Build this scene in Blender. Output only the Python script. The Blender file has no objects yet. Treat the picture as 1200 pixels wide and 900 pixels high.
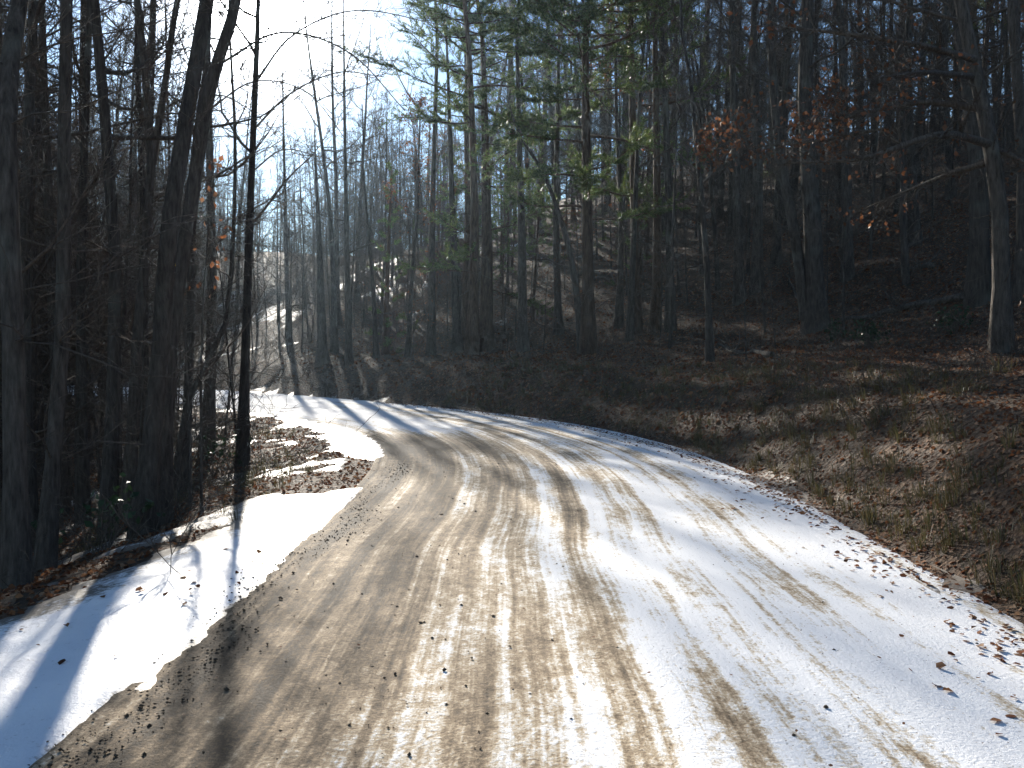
import bpy, math, random
import numpy as np
from mathutils import Vector

random.seed(11)
RS = np.random.default_rng(11)
SC = bpy.context.scene
COL = SC.collection

# ------------------------------------------------------------------ camera model
FPX, W0, H0, CAMZ = 1100.0, 1200.0, 900.0, 1.6
PITCH = math.radians(2.08)
SUN_AZ, SUN_EL = math.radians(-14.8), math.radians(19.1)      # azimuth from +Y, towards +X
SUN_H = np.array([math.sin(SUN_AZ), math.cos(SUN_AZ)])

def at(px, py, depth):
    """world point that stands DEPTH metres ahead at a photo position"""
    cx = (px - 600) / FPX * depth
    cu = (450 - py) / FPX * depth
    return np.array([cx, depth * math.cos(PITCH) + cu * math.sin(PITCH), CAMZ + cu * math.cos(PITCH) - depth * math.sin(PITCH)])

# ------------------------------------------------------------------ noise
def vnoise(x, y, seed=0):
    x = np.asarray(x, float); y = np.asarray(y, float)
    xi = np.floor(x).astype(np.int64); yi = np.floor(y).astype(np.int64)
    fx = x - xi; fy = y - yi
    fx = fx * fx * (3 - 2 * fx); fy = fy * fy * (3 - 2 * fy)
    def h(a, b):
        n = (a * 374761393 + b * 668265263 + seed * 1274126177) & 0xffffffff
        n = ((n ^ (n >> 13)) * 1274126177) & 0xffffffff
        return ((n ^ (n >> 16)) & 0xffff) / 65535.0
    return (h(xi, yi) * (1 - fx) + h(xi + 1, yi) * fx) * (1 - fy) + (h(xi, yi + 1) * (1 - fx) + h(xi + 1, yi + 1) * fx) * fy

def fbm(x, y, seed=0, octv=4):
    t = 0; a = 0.5
    for k in range(octv):
        t = t + a * (vnoise(x * 2 ** k, y * 2 ** k, seed + k) - 0.5)
        a *= 0.5
    return t * 2          # about -1..1

def sstep(a, b, x):
    t = np.clip((np.asarray(x, float) - a) / (b - a), 0, 1)
    return t * t * (3 - 2 * t)

# ------------------------------------------------------------------ the road line and the land
_ctrl = np.array([(-0.6, -70), (0.0, -30), (0.25, -8), (0.4, 0), (0.5, 4), (0.58, 8), (0.6, 11.5), (0.25, 15), (-0.8, 18.8), (-2.8, 22.6),
                  (-5.6, 26.6), (-8.7, 30.4), (-12.6, 34.8), (-17.5, 38.8), (-25, 43), (-36, 46.5), (-60, 50), (-230, 60)], float)
def catmull(P, n):
    P = np.asarray(P, float)
    P = np.vstack([2 * P[0] - P[1], P, 2 * P[-1] - P[-2]])
    out = []
    for i in range(1, len(P) - 2):
        p0, p1, p2, p3 = P[i - 1], P[i], P[i + 1], P[i + 2]
        for t in np.linspace(0, 1, n, endpoint=False):
            out.append(0.5 * (2 * p1 + (p2 - p0) * t + (2 * p0 - 5 * p1 + 4 * p2 - p3) * t * t + (3 * p1 - p0 - 3 * p2 + p3) * t ** 3))
    out.append(P[-2])
    return np.array(out)
LINE = catmull(_ctrl, 10)
_seg = LINE[1:] - LINE[:-1]
_sl = np.hypot(_seg[:, 0], _seg[:, 1])
_arc = np.concatenate([[0], np.cumsum(_sl)])
HW = 2.3

def road_coord(x, y):
    """signed distance from the road's middle (positive on the outer, hill side) and distance along it"""
    x = np.atleast_1d(np.asarray(x, float)).ravel(); y = np.atleast_1d(np.asarray(y, float)).ravel()
    best = np.full(x.shape, 1e18); s = np.zeros(x.shape); v = np.zeros(x.shape)
    for i in range(len(_seg)):
        dx, dy = _seg[i]; L = _sl[i]
        rx, ry = x - LINE[i, 0], y - LINE[i, 1]
        t = np.clip((rx * dx + ry * dy) / (L * L), 0, 1)
        qx, qy = rx - t * dx, ry - t * dy
        d2 = qx * qx + qy * qy
        m = d2 < best
        best[m] = d2[m]
        side = np.where(dx * ry - dy * rx < 0, 1.0, -1.0)
        s[m] = (np.sqrt(d2) * side)[m]
        v[m] = (_arc[i] + t * L)[m]
    return s, v

def land(x, y, bumps=True):
    x = np.atleast_1d(np.asarray(x, float)); y = np.atleast_1d(np.asarray(y, float))
    shp = np.broadcast(x, y).shape
    x = np.broadcast_to(x, shp).ravel(); y = np.broadcast_to(y, shp).ravel()
    s, v = road_coord(x, y)
    wob = 0.35 * fbm(x * 0.35, y * 0.35, 5, 3)
    out = np.maximum(s - HW + wob * sstep(0.3, 2.0, s - HW), 0)
    hill = np.interp(out, [0, .25, .7, 1.4, 2.5, 4.5, 6.6, 11, 20, 38, 55, 80, 150, 400], [0, .03, .45, 1.0, 1.3, 1.62, 2.35, 4.3, 8.2, 15, 17, 16, 6, 0])
    g = 0.12 + 0.88 * sstep(-14, 12, x)
    hill = np.where(hill > 8, 8 + (hill - 8) * g, hill)
    din = np.maximum(-s - HW, 0)
    low = np.interp(din, [0, .7, 1.7, 3, 6, 12, 30, 400], [0, -.02, -.17, -.5, -1.25, -2.1, -2.0, -1.5])
    z = np.where(s > 0, hill, low)
    off = np.maximum(out, din)
    if bumps:
        z = z + sstep(0.2, 2.5, off) * (0.16 * fbm(x * 0.5, y * 0.5, 21, 4)) + sstep(4, 14, off) * 0.8 * fbm(x * 0.11, y * 0.11, 31, 3)
        z = z + sstep(0.1, .8, off) * 0.05 * fbm(x * 3.0, y * 3.0, 41, 3)
    z = z - 0.16 * (1 - sstep(HW - 0.35, HW + 0.02, np.abs(s)))
    return z.reshape(shp)

def spaced(lo, hi, c0, c1, fine, grow=1.13, maxs=9.0):
    a = list(np.arange(c0, c1 + 1e-6, fine)); s = fine
    while a[-1] < hi: s = min(s * grow, maxs); a.append(a[-1] + s)
    s = fine
    while a[0] > lo: s = min(s * grow, maxs); a.insert(0, a[0] - s)
    return np.array(a)
class Sheet:
    """a height field on a grid of its own, read back between the grid points"""
    def __init__(self, xs, ys, zf):
        self.xs, self.ys = xs, ys; self.X, self.Y = np.meshgrid(xs, ys); self.Z = zf(self.X, self.Y)
    def __call__(self, x, y):
        x = np.asarray(x, float); y = np.asarray(y, float)
        i = np.clip(np.searchsorted(self.xs, x) - 1, 0, len(self.xs) - 2); j = np.clip(np.searchsorted(self.ys, y) - 1, 0, len(self.ys) - 2)
        fx = np.clip((x - self.xs[i]) / (self.xs[i + 1] - self.xs[i]), 0, 1); fy = np.clip((y - self.ys[j]) / (self.ys[j + 1] - self.ys[j]), 0, 1)
        Z = self.Z
        return (Z[j, i] * (1 - fx) + Z[j, i + 1] * fx) * (1 - fy) + (Z[j + 1, i] * (1 - fx) + Z[j + 1, i + 1] * fx) * fy
LAND = Sheet(spaced(-190, 190, -7, 8, .16), spaced(-40, 230, 2.5, 24, .16), land)
SGRID = Sheet(spaced(-110, 90, -20, 20, .5, 1.1, 2), spaced(-10, 130, 0, 50, .5, 1.1, 2), lambda X, Y: road_coord(X, Y)[0].reshape(X.shape))
def hgt(x, y): return float(LAND(x, y))

def hit(px, py):
    """where the ray through a photo position meets the land"""
    lo = None
    for d in np.concatenate([np.arange(3, 40, .2), np.arange(40, 110, .8)]):
        p = at(px, py, d)
        if p[2] < hgt(p[0], p[1]):
            return d
    return 60.0

# ------------------------------------------------------------------ mesh builder
class MB:
    def __init__(self):
        self.v = []; self.q = []; self.t = []; self.n = 0
    def add(self, v, q=None, t=None):
        v = np.asarray(v, float).reshape(-1, 3)
        if q is not None and len(q): self.q.append(np.asarray(q, np.int64).reshape(-1, 4) + self.n)
        if t is not None and len(t): self.t.append(np.asarray(t, np.int64).reshape(-1, 3) + self.n)
        self.v.append(v); self.n += len(v)
    def tube(self, P, R, sides=5, lump=0.0, rs=None):
        P = np.asarray(P, float); R = np.asarray(R, float); k = len(P)
        T = np.gradient(P, axis=0); T /= np.linalg.norm(T, axis=1)[:, None] + 1e-12
        ref = np.array([1.0, 0, 0]) if abs(T[0][0]) < 0.8 else np.array([0, 1.0, 0])
        A = np.cross(T, ref); A /= np.linalg.norm(A, axis=1)[:, None] + 1e-12
        B = np.cross(T, A)
        a = np.arange(sides) * 2 * math.pi / sides
        rr = R[:, None] * np.ones((1, sides))
        if lump and rs is not None:
            rr = rr * (1 + lump * rs.standard_normal((k, sides)))
        V = P[:, None, :] + rr[:, :, None] * (np.cos(a)[None, :, None] * A[:, None, :] + np.sin(a)[None, :, None] * B[:, None, :])
        i = np.arange(k - 1)[:, None] * sides; j = np.arange(sides)[None, :]; j2 = (j + 1) % sides
        Q = np.stack([i + j, i + j2, i + sides + j2, i + sides + j], -1).reshape(-1, 4)
        self.add(V.reshape(-1, 3), Q)
    def tubes(self, P, R, sides=3):
        """many tubes at once: P (m, k, 3), R (m, k)"""
        m, k = P.shape[:2]
        if not m: return
        T = np.gradient(P, axis=1); T /= np.linalg.norm(T, axis=2)[..., None] + 1e-12
        ref = np.where(np.abs(T[:, :1, :1]) < .8, np.array([1.0, 0, 0]), np.array([0, 1.0, 0]))
        A = np.cross(T, np.broadcast_to(ref, T.shape)); A /= np.linalg.norm(A, axis=2)[..., None] + 1e-12
        B = np.cross(T, A); a = np.arange(sides) * 2 * math.pi / sides
        V = P[:, :, None, :] + R[:, :, None, None] * (np.cos(a)[None, None, :, None] * A[:, :, None, :] + np.sin(a)[None, None, :, None] * B[:, :, None, :])
        i = np.arange(k - 1)[:, None] * sides; j = np.arange(sides)[None, :]; j2 = (j + 1) % sides
        Q = np.stack([i + j, i + j2, i + sides + j2, i + sides + j], -1).reshape(-1, 4)
        Q = Q[None] + (np.arange(m) * k * sides)[:, None, None]
        self.add(V.reshape(-1, 3), Q.reshape(-1, 4))
    def mesh(self, name, smooth=True):
        me = bpy.data.meshes.new(name)
        if not self.v: return me
        V = np.concatenate(self.v)
        q = np.concatenate(self.q) if self.q else np.zeros((0, 4), np.int64)
        t = np.concatenate(self.t) if self.t else np.zeros((0, 3), np.int64)
        loops = np.concatenate([q.ravel(), t.ravel()]).astype(np.int32)
        sizes = np.concatenate([np.full(len(q), 4), np.full(len(t), 3)]).astype(np.int32)
        starts = np.concatenate([[0], np.cumsum(sizes)[:-1]]).astype(np.int32)
        me.vertices.add(len(V)); me.vertices.foreach_set('co', V.astype(np.float32).ravel())
        me.loops.add(len(loops)); me.loops.foreach_set('vertex_index', loops)
        me.polygons.add(len(sizes)); me.polygons.foreach_set('loop_start', starts)
        me.update(calc_edges=True)
        if smooth: me.polygons.foreach_set('use_smooth', np.ones(len(sizes), bool))
        me.validate()
        return me

def obj(name, data, mat=None, parent=None):
    if isinstance(data, MB): data = data.mesh(name)
    if mat is not None and data is not None and not data.materials: data.materials.append(mat)
    o = bpy.data.objects.new(name, data); COL.objects.link(o)
    if parent is not None: o.parent = parent
    return o
def tag(o, label, cat, group=None, kind=None):
    o['label'] = label; o['category'] = cat
    if group: o['group'] = group
    if kind: o['kind'] = kind
    return o
def thing(name, label, cat, loc, rot=0, group=None):
    o = bpy.data.objects.new(name, None); COL.objects.link(o)
    o.location = [float(c) for c in loc]; o.rotation_euler = (0, 0, rot); o.empty_display_size = .3
    return tag(o, label, cat, group)
def dup(root, loc, rot, scl, label, group, tilt=(0, 0)):
    r = root.copy(); COL.objects.link(r)
    r.location = [float(c) for c in loc]; r.rotation_euler = (tilt[0], tilt[1], rot); r.scale = (scl, scl, scl)
    r['label'] = label; r['group'] = group
    for ch in root.children:
        c = ch.copy(); COL.objects.link(c); c.parent = r
        for g in ch.children:
            d = g.copy(); COL.objects.link(d); d.parent = c
    return r

# ------------------------------------------------------------------ materials
class NT:
    def __init__(self, name):
        self.m = bpy.data.materials.new(name); self.m.use_nodes = True
        self.t = self.m.node_tree; self.t.nodes.clear()
        self.out = self.t.nodes.new('ShaderNodeOutputMaterial')
    def n(self, ty, **kw):
        nd = self.t.nodes.new('ShaderNode' + ty)
        for k, v in kw.items(): setattr(nd, k, v)
        return nd
    def l(self, a, b): self.t.links.new(a, b)
    def set(self, sock, v):
        if hasattr(v, 'node'): self.l(v, sock)
        else: sock.default_value = v
    def math(self, op, a, b=0.0, clamp=False):
        nd = self.n('Math', operation=op, use_clamp=clamp); self.set(nd.inputs[0], a); self.set(nd.inputs[1], b); return nd.outputs[0]
    def noise(self, vec, scale, detail=3, rough=.55, dims='3D'):
        nd = self.n('TexNoise', noise_dimensions=dims)
        if vec is not None: self.l(vec, nd.inputs['Vector'])
        nd.inputs['Scale'].default_value = scale; nd.inputs['Detail'].default_value = detail; nd.inputs['Roughness'].default_value = rough
        return nd.outputs['Fac']
    def ramp(self, fac, stops, interp='LINEAR'):
        nd = self.n('ValToRGB'); self.l(fac, nd.inputs[0]); cr = nd.color_ramp; cr.interpolation = interp
        while len(cr.elements) > 1: cr.elements.remove(cr.elements[-1])
        for i, (p, c) in enumerate(stops):
            e = cr.elements[0] if i == 0 else cr.elements.new(p)
            e.position = p; e.color = (*c, 1) if len(c) == 3 else c
        return nd.outputs[0]
    def mix(self, fac, a, b, blend='MIX'):
        nd = self.n('MixRGB', blend_type=blend)
        self.set(nd.inputs[0], fac)
        for s, v in ((nd.inputs[1], a), (nd.inputs[2], b)):
            self.set(s, v if hasattr(v, 'node') else (*v, 1))
        return nd.outputs[0]
    def scalevec(self, vec, s):
        nd = self.n('VectorMath', operation='MULTIPLY'); self.l(vec, nd.inputs[0]); nd.inputs[1].default_value = s; return nd.outputs[0]
    def bump(self, h, strength, dist):
        nd = self.n('Bump'); nd.inputs['Strength'].default_value = strength; nd.inputs['Distance'].default_value = dist; self.l(h, nd.inputs['Height']); return nd.outputs[0]
    def bsdf(self, col, rough=.8, normal=None, spec=.3):
        b = self.n('BsdfPrincipled'); self.set(b.inputs['Base Color'], col if hasattr(col, 'node') else (*col, 1))
        self.set(b.inputs['Roughness'], rough); self.set(b.inputs['Specular IOR Level'], spec)
        if normal is not None: self.l(normal, b.inputs['Normal'])
        return b
    def done(self, b): self.l(b.outputs[0], self.out.inputs['Surface']); return self.m

def bark(name, dark, light, lichen=0.0, sc=1.0):
    t = NT(name); co = t.n('TexCoord').outputs['Object']
    v = t.scalevec(co, (9 * sc, 9 * sc, 1.6 * sc))
    f = t.noise(v, 3.0, 5, .65); g = t.noise(co, 1.3, 3)
    col = t.ramp(f, [(.3, dark), (.52, [(a + b) / 2 for a, b in zip(dark, light)]), (.72, light)])
    rnd = t.n('ObjectInfo').outputs['Random']
    col = t.mix(t.math('MULTIPLY', rnd, .45), col, tuple(c * .55 for c in dark))
    if lichen:
        li = t.ramp(g, [(.55, (0, 0, 0)), (.68, (1, 1, 1))])
        col = t.mix(t.math('MULTIPLY', li, lichen), col, (.2, .22, .18))
    return t.done(t.bsdf(col, .9, t.bump(f, .9, .04), .15))

def leafmat(name, cols, trans=.4, rough=.55, spec=.35):
    t = NT(name); r = t.n('NewGeometry').outputs['Random Per Island']
    st = [(i / max(len(cols) - 1, 1), c) for i, c in enumerate(cols)]
    col = t.ramp(r, st)
    b = t.bsdf(col, rough, None, spec)
    if trans:
        tr = t.n('BsdfTranslucent'); t.l(col, tr.inputs[0]); mx = t.n('MixShader'); mx.inputs[0].default_value = trans
        t.l(b.outputs[0], mx.inputs[1]); t.l(tr.outputs[0], mx.inputs[2]); return t.done(mx)
    return t.done(b)

def ground_mat():
    t = NT('forest_floor'); co = t.n('TexCoord').outputs['Object']
    n1 = t.noise(co, .45, 4); n2 = t.noise(co, 3.5, 4, .6); n3 = t.noise(co, 26, 3, .7)
    vo = t.n('TexVoronoi'); vo.inputs['Scale'].default_value = 13; t.l(co, vo.inputs['Vector']); vo.inputs['Randomness'].default_value = 1
    sep = t.n('SeparateColor'); t.l(vo.outputs['Color'], sep.inputs[0])
    litter = t.ramp(sep.outputs[0], [(0, (.05, .031, .019)), (.35, (.08, .042, .022)), (.6, (.12, .062, .03)), (.85, (.16, .086, .043)), (1, (.23, .145, .085))])
    litter = t.mix(t.ramp(n3, [(.35, (0, 0, 0)), (.7, (.75,) * 3)]), litter, (.03, .02, .014))
    duff = t.ramp(n2, [(.3, (.035, .026, .018)), (.7, (.09, .062, .037))])
    col = t.mix(t.ramp(n1, [(.38, (.25,) * 3), (.62, (1, 1, 1))]), duff, litter)
    h = t.math('ADD', t.math('MULTIPLY', vo.outputs['Distance'], .8), n3)
    return t.done(t.bsdf(col, .85, t.bump(h, .9, .05), .2))

def snow_mat():
    t = NT('snow'); at_ = t.n('Attribute', attribute_name='depth').outputs['Fac']; co = t.n('TexCoord').outputs['Object']
    n1 = t.noise(co, 2.0, 4); n2 = t.noise(co, 45, 3, .6); n3 = t.noise(co, 9, 5, .7)
    col = t.ramp(n1, [(.3, (.72, .73, .76)), (.7, (.83, .83, .84))])
    sp = t.ramp(n3, [(.66, (0, 0, 0)), (.74, (.7,) * 3)])
    col = t.mix(sp, col, (.24, .17, .11))
    thin = t.math('ADD', t.math('MULTIPLY', t.math('SUBTRACT', at_, .22), 1.5), t.math('MULTIPLY', t.math('SUBTRACT', t.noise(co, 22, 4, .7), .5), 2.4))
    col = t.mix(t.ramp(thin, [(.2, (.95,) * 3), (.75, (0, 0, 0))]), col, (.11, .082, .056))
    h = t.math('ADD', t.math('MULTIPLY', n2, .5), n3)
    return t.done(t.bsdf(col, .55, t.bump(h, .35, .02), .35))

def road_mat():
    t = NT('snowy_road'); uv = t.n('UVMap', uv_map='road').outputs[0]
    co = t.n('TexCoord').outputs['Object']
    sx = t.n('SeparateXYZ'); t.l(uv, sx.inputs[0]); u, v = sx.outputs[0], sx.outputs[1]
    # slow sideways drift of the tracks along the road
    drift = t.math('MULTIPLY', t.math('SUBTRACT', t.noise(t.scalevec(uv, (0, .16, 0)), 1.0, 2), .5), .5)
    ud = t.math('ADD', u, drift)
    cmb = t.n('CombineXYZ'); t.l(ud, cmb.inputs[0]); t.l(v, cmb.inputs[1]); uvd = cmb.outputs[0]
    s1 = t.noise(t.scalevec(uvd, (4.6, .07, 0)), 1.0, 4, .65)
    s2 = t.noise(t.scalevec(uvd, (14, .22, 3)), 1.0, 3, .6)
    s3 = t.noise(t.scalevec(uvd, (38, .8, 7)), 1.0, 3, .6)
    pat = t.noise(t.scalevec(uvd, (1.3, .45, 9)), 1.0, 4, .6)
    grain = t.noise(co, 46, 4, .75)
    # how much snow is left across the road, from the worn left lane to the drifted right edge
    uu = t.math('DIVIDE', t.math('ADD', ud, 2.4), 4.8)
    P = lambda m: (m + 2.4) / 4.8
    g = lambda x: (x, x, x)
    prof = t.ramp(uu, [(0, g(.40)), (P(-2.1), g(.16)), (P(-1.5), g(.33)), (P(-1.15), g(.54)), (P(-.85), g(.60)), (P(-.62), g(.44)), (P(-.38), g(.68)), (P(-.18), g(.72)),
                       (P(-.02), g(.54)), (P(.2), g(.80)), (P(.36), g(.78)), (P(.45), g(.6)), (P(.56), g(.86)), (P(.98), g(.84)), (P(1.14), g(.66)), (P(1.24), g(.8)), (P(1.5), g(.9)), (1, g(.95))])
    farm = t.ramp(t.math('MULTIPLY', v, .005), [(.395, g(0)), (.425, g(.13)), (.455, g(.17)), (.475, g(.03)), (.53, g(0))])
    c = t.math('ADD', prof, t.math('MULTIPLY', t.math('SUBTRACT', s1, .5), 1.7))
    c = t.math('ADD', c, t.math('MULTIPLY', t.math('SUBTRACT', s2, .5), .8))
    c = t.math('ADD', c, t.math('MULTIPLY', t.math('SUBTRACT', s3, .5), .3))
    c = t.math('ADD', c, t.math('MULTIPLY', t.math('SUBTRACT', pat, .5), 1.1))
    c = t.math('ADD', c, t.math('MULTIPLY', t.math('SUBTRACT', grain, .5), .9))
    mott = t.noise(t.scalevec(uvd, (1, .45, 5)), 13, 5, .8)
    c = t.math('ADD', c, t.math('MULTIPLY', t.math('SUBTRACT', mott, .5), 1.15))
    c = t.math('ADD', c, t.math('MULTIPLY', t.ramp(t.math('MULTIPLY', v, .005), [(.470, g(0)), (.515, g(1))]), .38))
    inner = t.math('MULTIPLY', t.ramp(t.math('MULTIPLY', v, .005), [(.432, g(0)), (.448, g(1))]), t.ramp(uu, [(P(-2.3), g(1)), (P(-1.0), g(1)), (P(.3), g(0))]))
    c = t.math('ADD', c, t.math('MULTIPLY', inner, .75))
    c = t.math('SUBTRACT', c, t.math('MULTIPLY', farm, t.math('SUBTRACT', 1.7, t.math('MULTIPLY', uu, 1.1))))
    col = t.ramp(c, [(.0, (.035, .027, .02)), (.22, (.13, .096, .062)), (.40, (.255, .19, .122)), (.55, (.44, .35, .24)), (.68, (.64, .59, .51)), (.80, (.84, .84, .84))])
    sp = t.noise(co, 55, 2, .5)
    col = t.mix(t.ramp(sp, [(.68, (0, 0, 0)), (.73, (.8,) * 3)]), col, (.07, .05, .035))
    # tread marks pressed into the snow by the last tyres
    tr = t.math('MULTIPLY', t.math('SINE', t.math('ADD', t.math('MULTIPLY', v, 95.0), t.math('MULTIPLY', t.math('ABSOLUTE', t.math('SUBTRACT', ud, .78)), 60.0))),
                t.ramp(uu, [(P(.62), g(0)), (P(.66), g(1)), (P(.88), g(1)), (P(.92), g(0)), (P(1.6), g(0)), (P(1.64), g(.8)), (P(1.84), g(.8)), (P(1.88), g(0))]))
    c = t.math('ADD', c, t.math('MULTIPLY', tr, .05))
    h = t.math('ADD', t.math('MULTIPLY', c, .9), t.math('ADD', t.math('MULTIPLY', grain, .9), t.math('MULTIPLY', mott, .35)))
    rough = t.math('ADD', .7, t.math('MULTIPLY', grain, .3))
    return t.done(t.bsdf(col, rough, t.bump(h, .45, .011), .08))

M_GROUND, M_SNOW, M_ROAD = ground_mat(), snow_mat(), road_mat()
M_BARK = bark('hardwood_bark', (.036, .029, .024), (.15, .127, .105), .3)
M_BARKP = bark('pine_bark', (.045, .03, .022), (.19, .125, .085), 0, .7)
M_TWIG = bark('twig_bark', (.055, .043, .034), (.19, .155, .125))
M_NEEDLE = leafmat('pine_needles', [(.03, .055, .016), (.06, .1, .026), (.1, .14, .04), (.21, .23, .07)], .5, .4)
M_OAK = leafmat('russet_leaves', [(.10, .042, .02), (.16, .062, .027), (.21, .088, .038), (.15, .085, .05)], .5)
M_YEL = leafmat('yellow_leaves', [(.5, .38, .05), (.45, .22, .04)], .5)
M_LITTER = leafmat('fallen_leaves', [(.06, .024, .012), (.14, .05, .022), (.2, .078, .034), (.26, .125, .058), (.34, .22, .14)], .3, .75, .12)
M_GRASS = leafmat('dry_grass', [(.05, .045, .018), (.10, .085, .035), (.15, .115, .055), (.06, .07, .02)], .3)
M_RHODO = leafmat('evergreen_leaves', [(.014, .035, .012), (.03, .06, .02), (.045, .075, .028)], .2, .5, .3)
M_LOG = bark('weathered_log', (.05, .042, .035), (.24, .21, .175))
M_CLOD = bark('dirt_clod', (.08, .062, .046), (.22, .17, .12), 0, 5)

# ------------------------------------------------------------------ ground, road, snow
def grid_mb(sh):
    nx, ny = len(sh.xs), len(sh.ys)
    i = np.arange(ny - 1)[:, None] * nx; j = np.arange(nx - 1)[None, :]
    Q = np.stack([i + j, i + j + 1, i + nx + j + 1, i + nx + j], -1).reshape(-1, 4)
    m = MB(); m.add(np.stack([sh.X, sh.Y, sh.Z], -1), Q); return m
tag(obj('forest_floor', grid_mb(LAND), M_GROUND), 'leaf covered forest floor rising from the road into a wooded hillside', 'ground', kind='structure')

def road_z(U, V, X, Y):
    z = 0.02 + 0.035 * (1 - (U / 2.4) ** 2) + 0.012 * fbm(U * 3.2, V * .12, 3, 3) + 0.006 * fbm(U * 16, V * .5, 8, 2) + .006 * fbm(X * 3, Y * 3, 9, 3)
    return z - 0.012 * np.exp(-((U - 1.42) / .08) ** 2) - .012 * np.exp(-((U - .42) / .07) ** 2)
def build_road():
    lat = np.concatenate([[-2.62], np.linspace(-2.42, 2.42, 70), [2.62]])
    st = np.concatenate([np.arange(0, 68, 2.0), np.arange(68, 84, .09), np.arange(84, 100, .25), np.arange(100, 150, 1.0), np.arange(150, _arc[-1], 8)])
    cx = np.interp(st, _arc, LINE[:, 0]); cy = np.interp(st, _arc, LINE[:, 1])
    tx, ty = np.gradient(cx, st), np.gradient(cy, st); L = np.hypot(tx, ty); tx /= L; ty /= L
    X = cx[:, None] + ty[:, None] * lat[None, :]; Y = cy[:, None] - tx[:, None] * lat[None, :]
    U = np.broadcast_to(lat[None, :], X.shape); V = np.broadcast_to(st[:, None], X.shape)
    Z = road_z(U, V, X, Y)
    Z[:, 0] = -.16; Z[:, -1] = -.16
    nx, ny = len(lat), len(st)
    i = np.arange(ny - 1)[:, None] * nx; j = np.arange(nx - 1)[None, :]
    Q = np.stack([i + j, i + j + 1, i + nx + j + 1, i + nx + j], -1).reshape(-1, 4)
    m = MB(); m.add(np.stack([X, Y, Z], -1), Q)
    me = m.mesh('road'); uvl = me.uv_layers.new(name='road')
    li = np.zeros(len(me.loops), np.int32); me.loops.foreach_get('vertex_index', li)
    uv = np.stack([U.ravel()[li], V.ravel()[li]], -1).astype(np.float32)
    uvl.data.foreach_set('uv', uv.ravel())
    return obj('road', me, M_ROAD)
tag(build_road(), 'dirt road with tyre tracks worn through thin snow curving left', 'road', kind='structure')
V0 = float(np.interp(0, LINE[:80, 1], _arc[:80]))     # arc length at the camera

def snow_depth(x, y):
    shp = np.shape(x); x = np.ravel(x); y = np.ravel(y)
    s, v = road_coord(x, y); d = v - V0
    din = -s - HW; out = s - HW
    w = np.interp(d, [-10, 0, 5, 8.2, 10.4, 11.6, 12.6, 13.6, 14.4, 16, 19, 22, 27, 35, 60], [2.4, 2.2, 1.8, 1.1, .65, .1, -.35, -.3, .5, .95, .7, .45, .3, .5, .5])
    edge = .5 * fbm(x * 1.1, y * 1.1, 61, 4) + .3 * fbm(x * 5, y * 5, 66, 3)
    left = np.where(din > -.9, (w - din) * 1.2 + edge, -1)
    left = np.where(din < .0, np.minimum(left, (din + .16) * 1.7 + .12 * fbm(x * 2, y * .8, 77, 3) + .12 * fbm(x * 14, y * 12, 79, 3)), left)
    hollow = np.where(din > .5, 1.5 * fbm(x * .7, y * .7, 71, 4) + .5 * fbm(x * 4, y * 4, 72, 3) - .28 + .3 * sstep(24, 34, y), -1)
    ridge = np.where(out > 2.2, -3 * sstep(54, 62, y) + 1.6 * fbm(x * .45, y * .45, 81, 4) + .8 * fbm(x * 2.5, y * 2.5, 85, 3) - 1.12 + .5 * sstep(38, 52, y - .6 * np.maximum(x, 0)) * (1 - sstep(-6, 10, x)) + .25 * sstep(30, 45, y) * (1 - sstep(6, 16, x)), -1)
    rgt = np.where((out > -.1) & (d < 15), (.12 - out) * 1.3 + .5 * fbm(x * 1.3, y * 1.3, 62, 3), -1)
    t = np.maximum(np.maximum(left, hollow), np.maximum(ridge, rgt))
    return np.clip(t, -.8, .9).reshape(shp)
_st = {}
def snow_z(X, Y):
    t = snow_depth(X, Y); _st['t'] = t
    s = road_coord(X, Y)[0].reshape(np.shape(X))
    on = 1 - sstep(HW - .3, HW + .05, np.abs(s))
    base = LAND(X, Y) + .16 * (1 - sstep(HW - .35, HW + .02, np.abs(s))) + .02 * on
    return base + np.where(t > 0, .03 * np.minimum(t * 2.2, 1) + .012 * t, t * .10) - .003 + .006 * fbm(X * 4, Y * 4, 91, 3)
SNOWS = Sheet(spaced(-110, 60, -4.8, 3.4, .07, 1.1, 1.1), spaced(-6, 110, 3, 15, .07, 1.08, 1.1), snow_z)
SNOWT = Sheet.__new__(Sheet); SNOWT.xs, SNOWT.ys, SNOWT.Z = SNOWS.xs, SNOWS.ys, _st['t']
_sm = grid_mb(SNOWS).mesh('snow'); _sa = _sm.attributes.new('depth', 'FLOAT', 'POINT'); _sa.data.foreach_set('value', SNOWT.Z.ravel().astype(np.float32))
tag(obj('snow', _sm, M_SNOW), 'thin patchy snow lying along the road shoulders and on the shaded slope', 'snow', kind='stuff')

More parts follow.
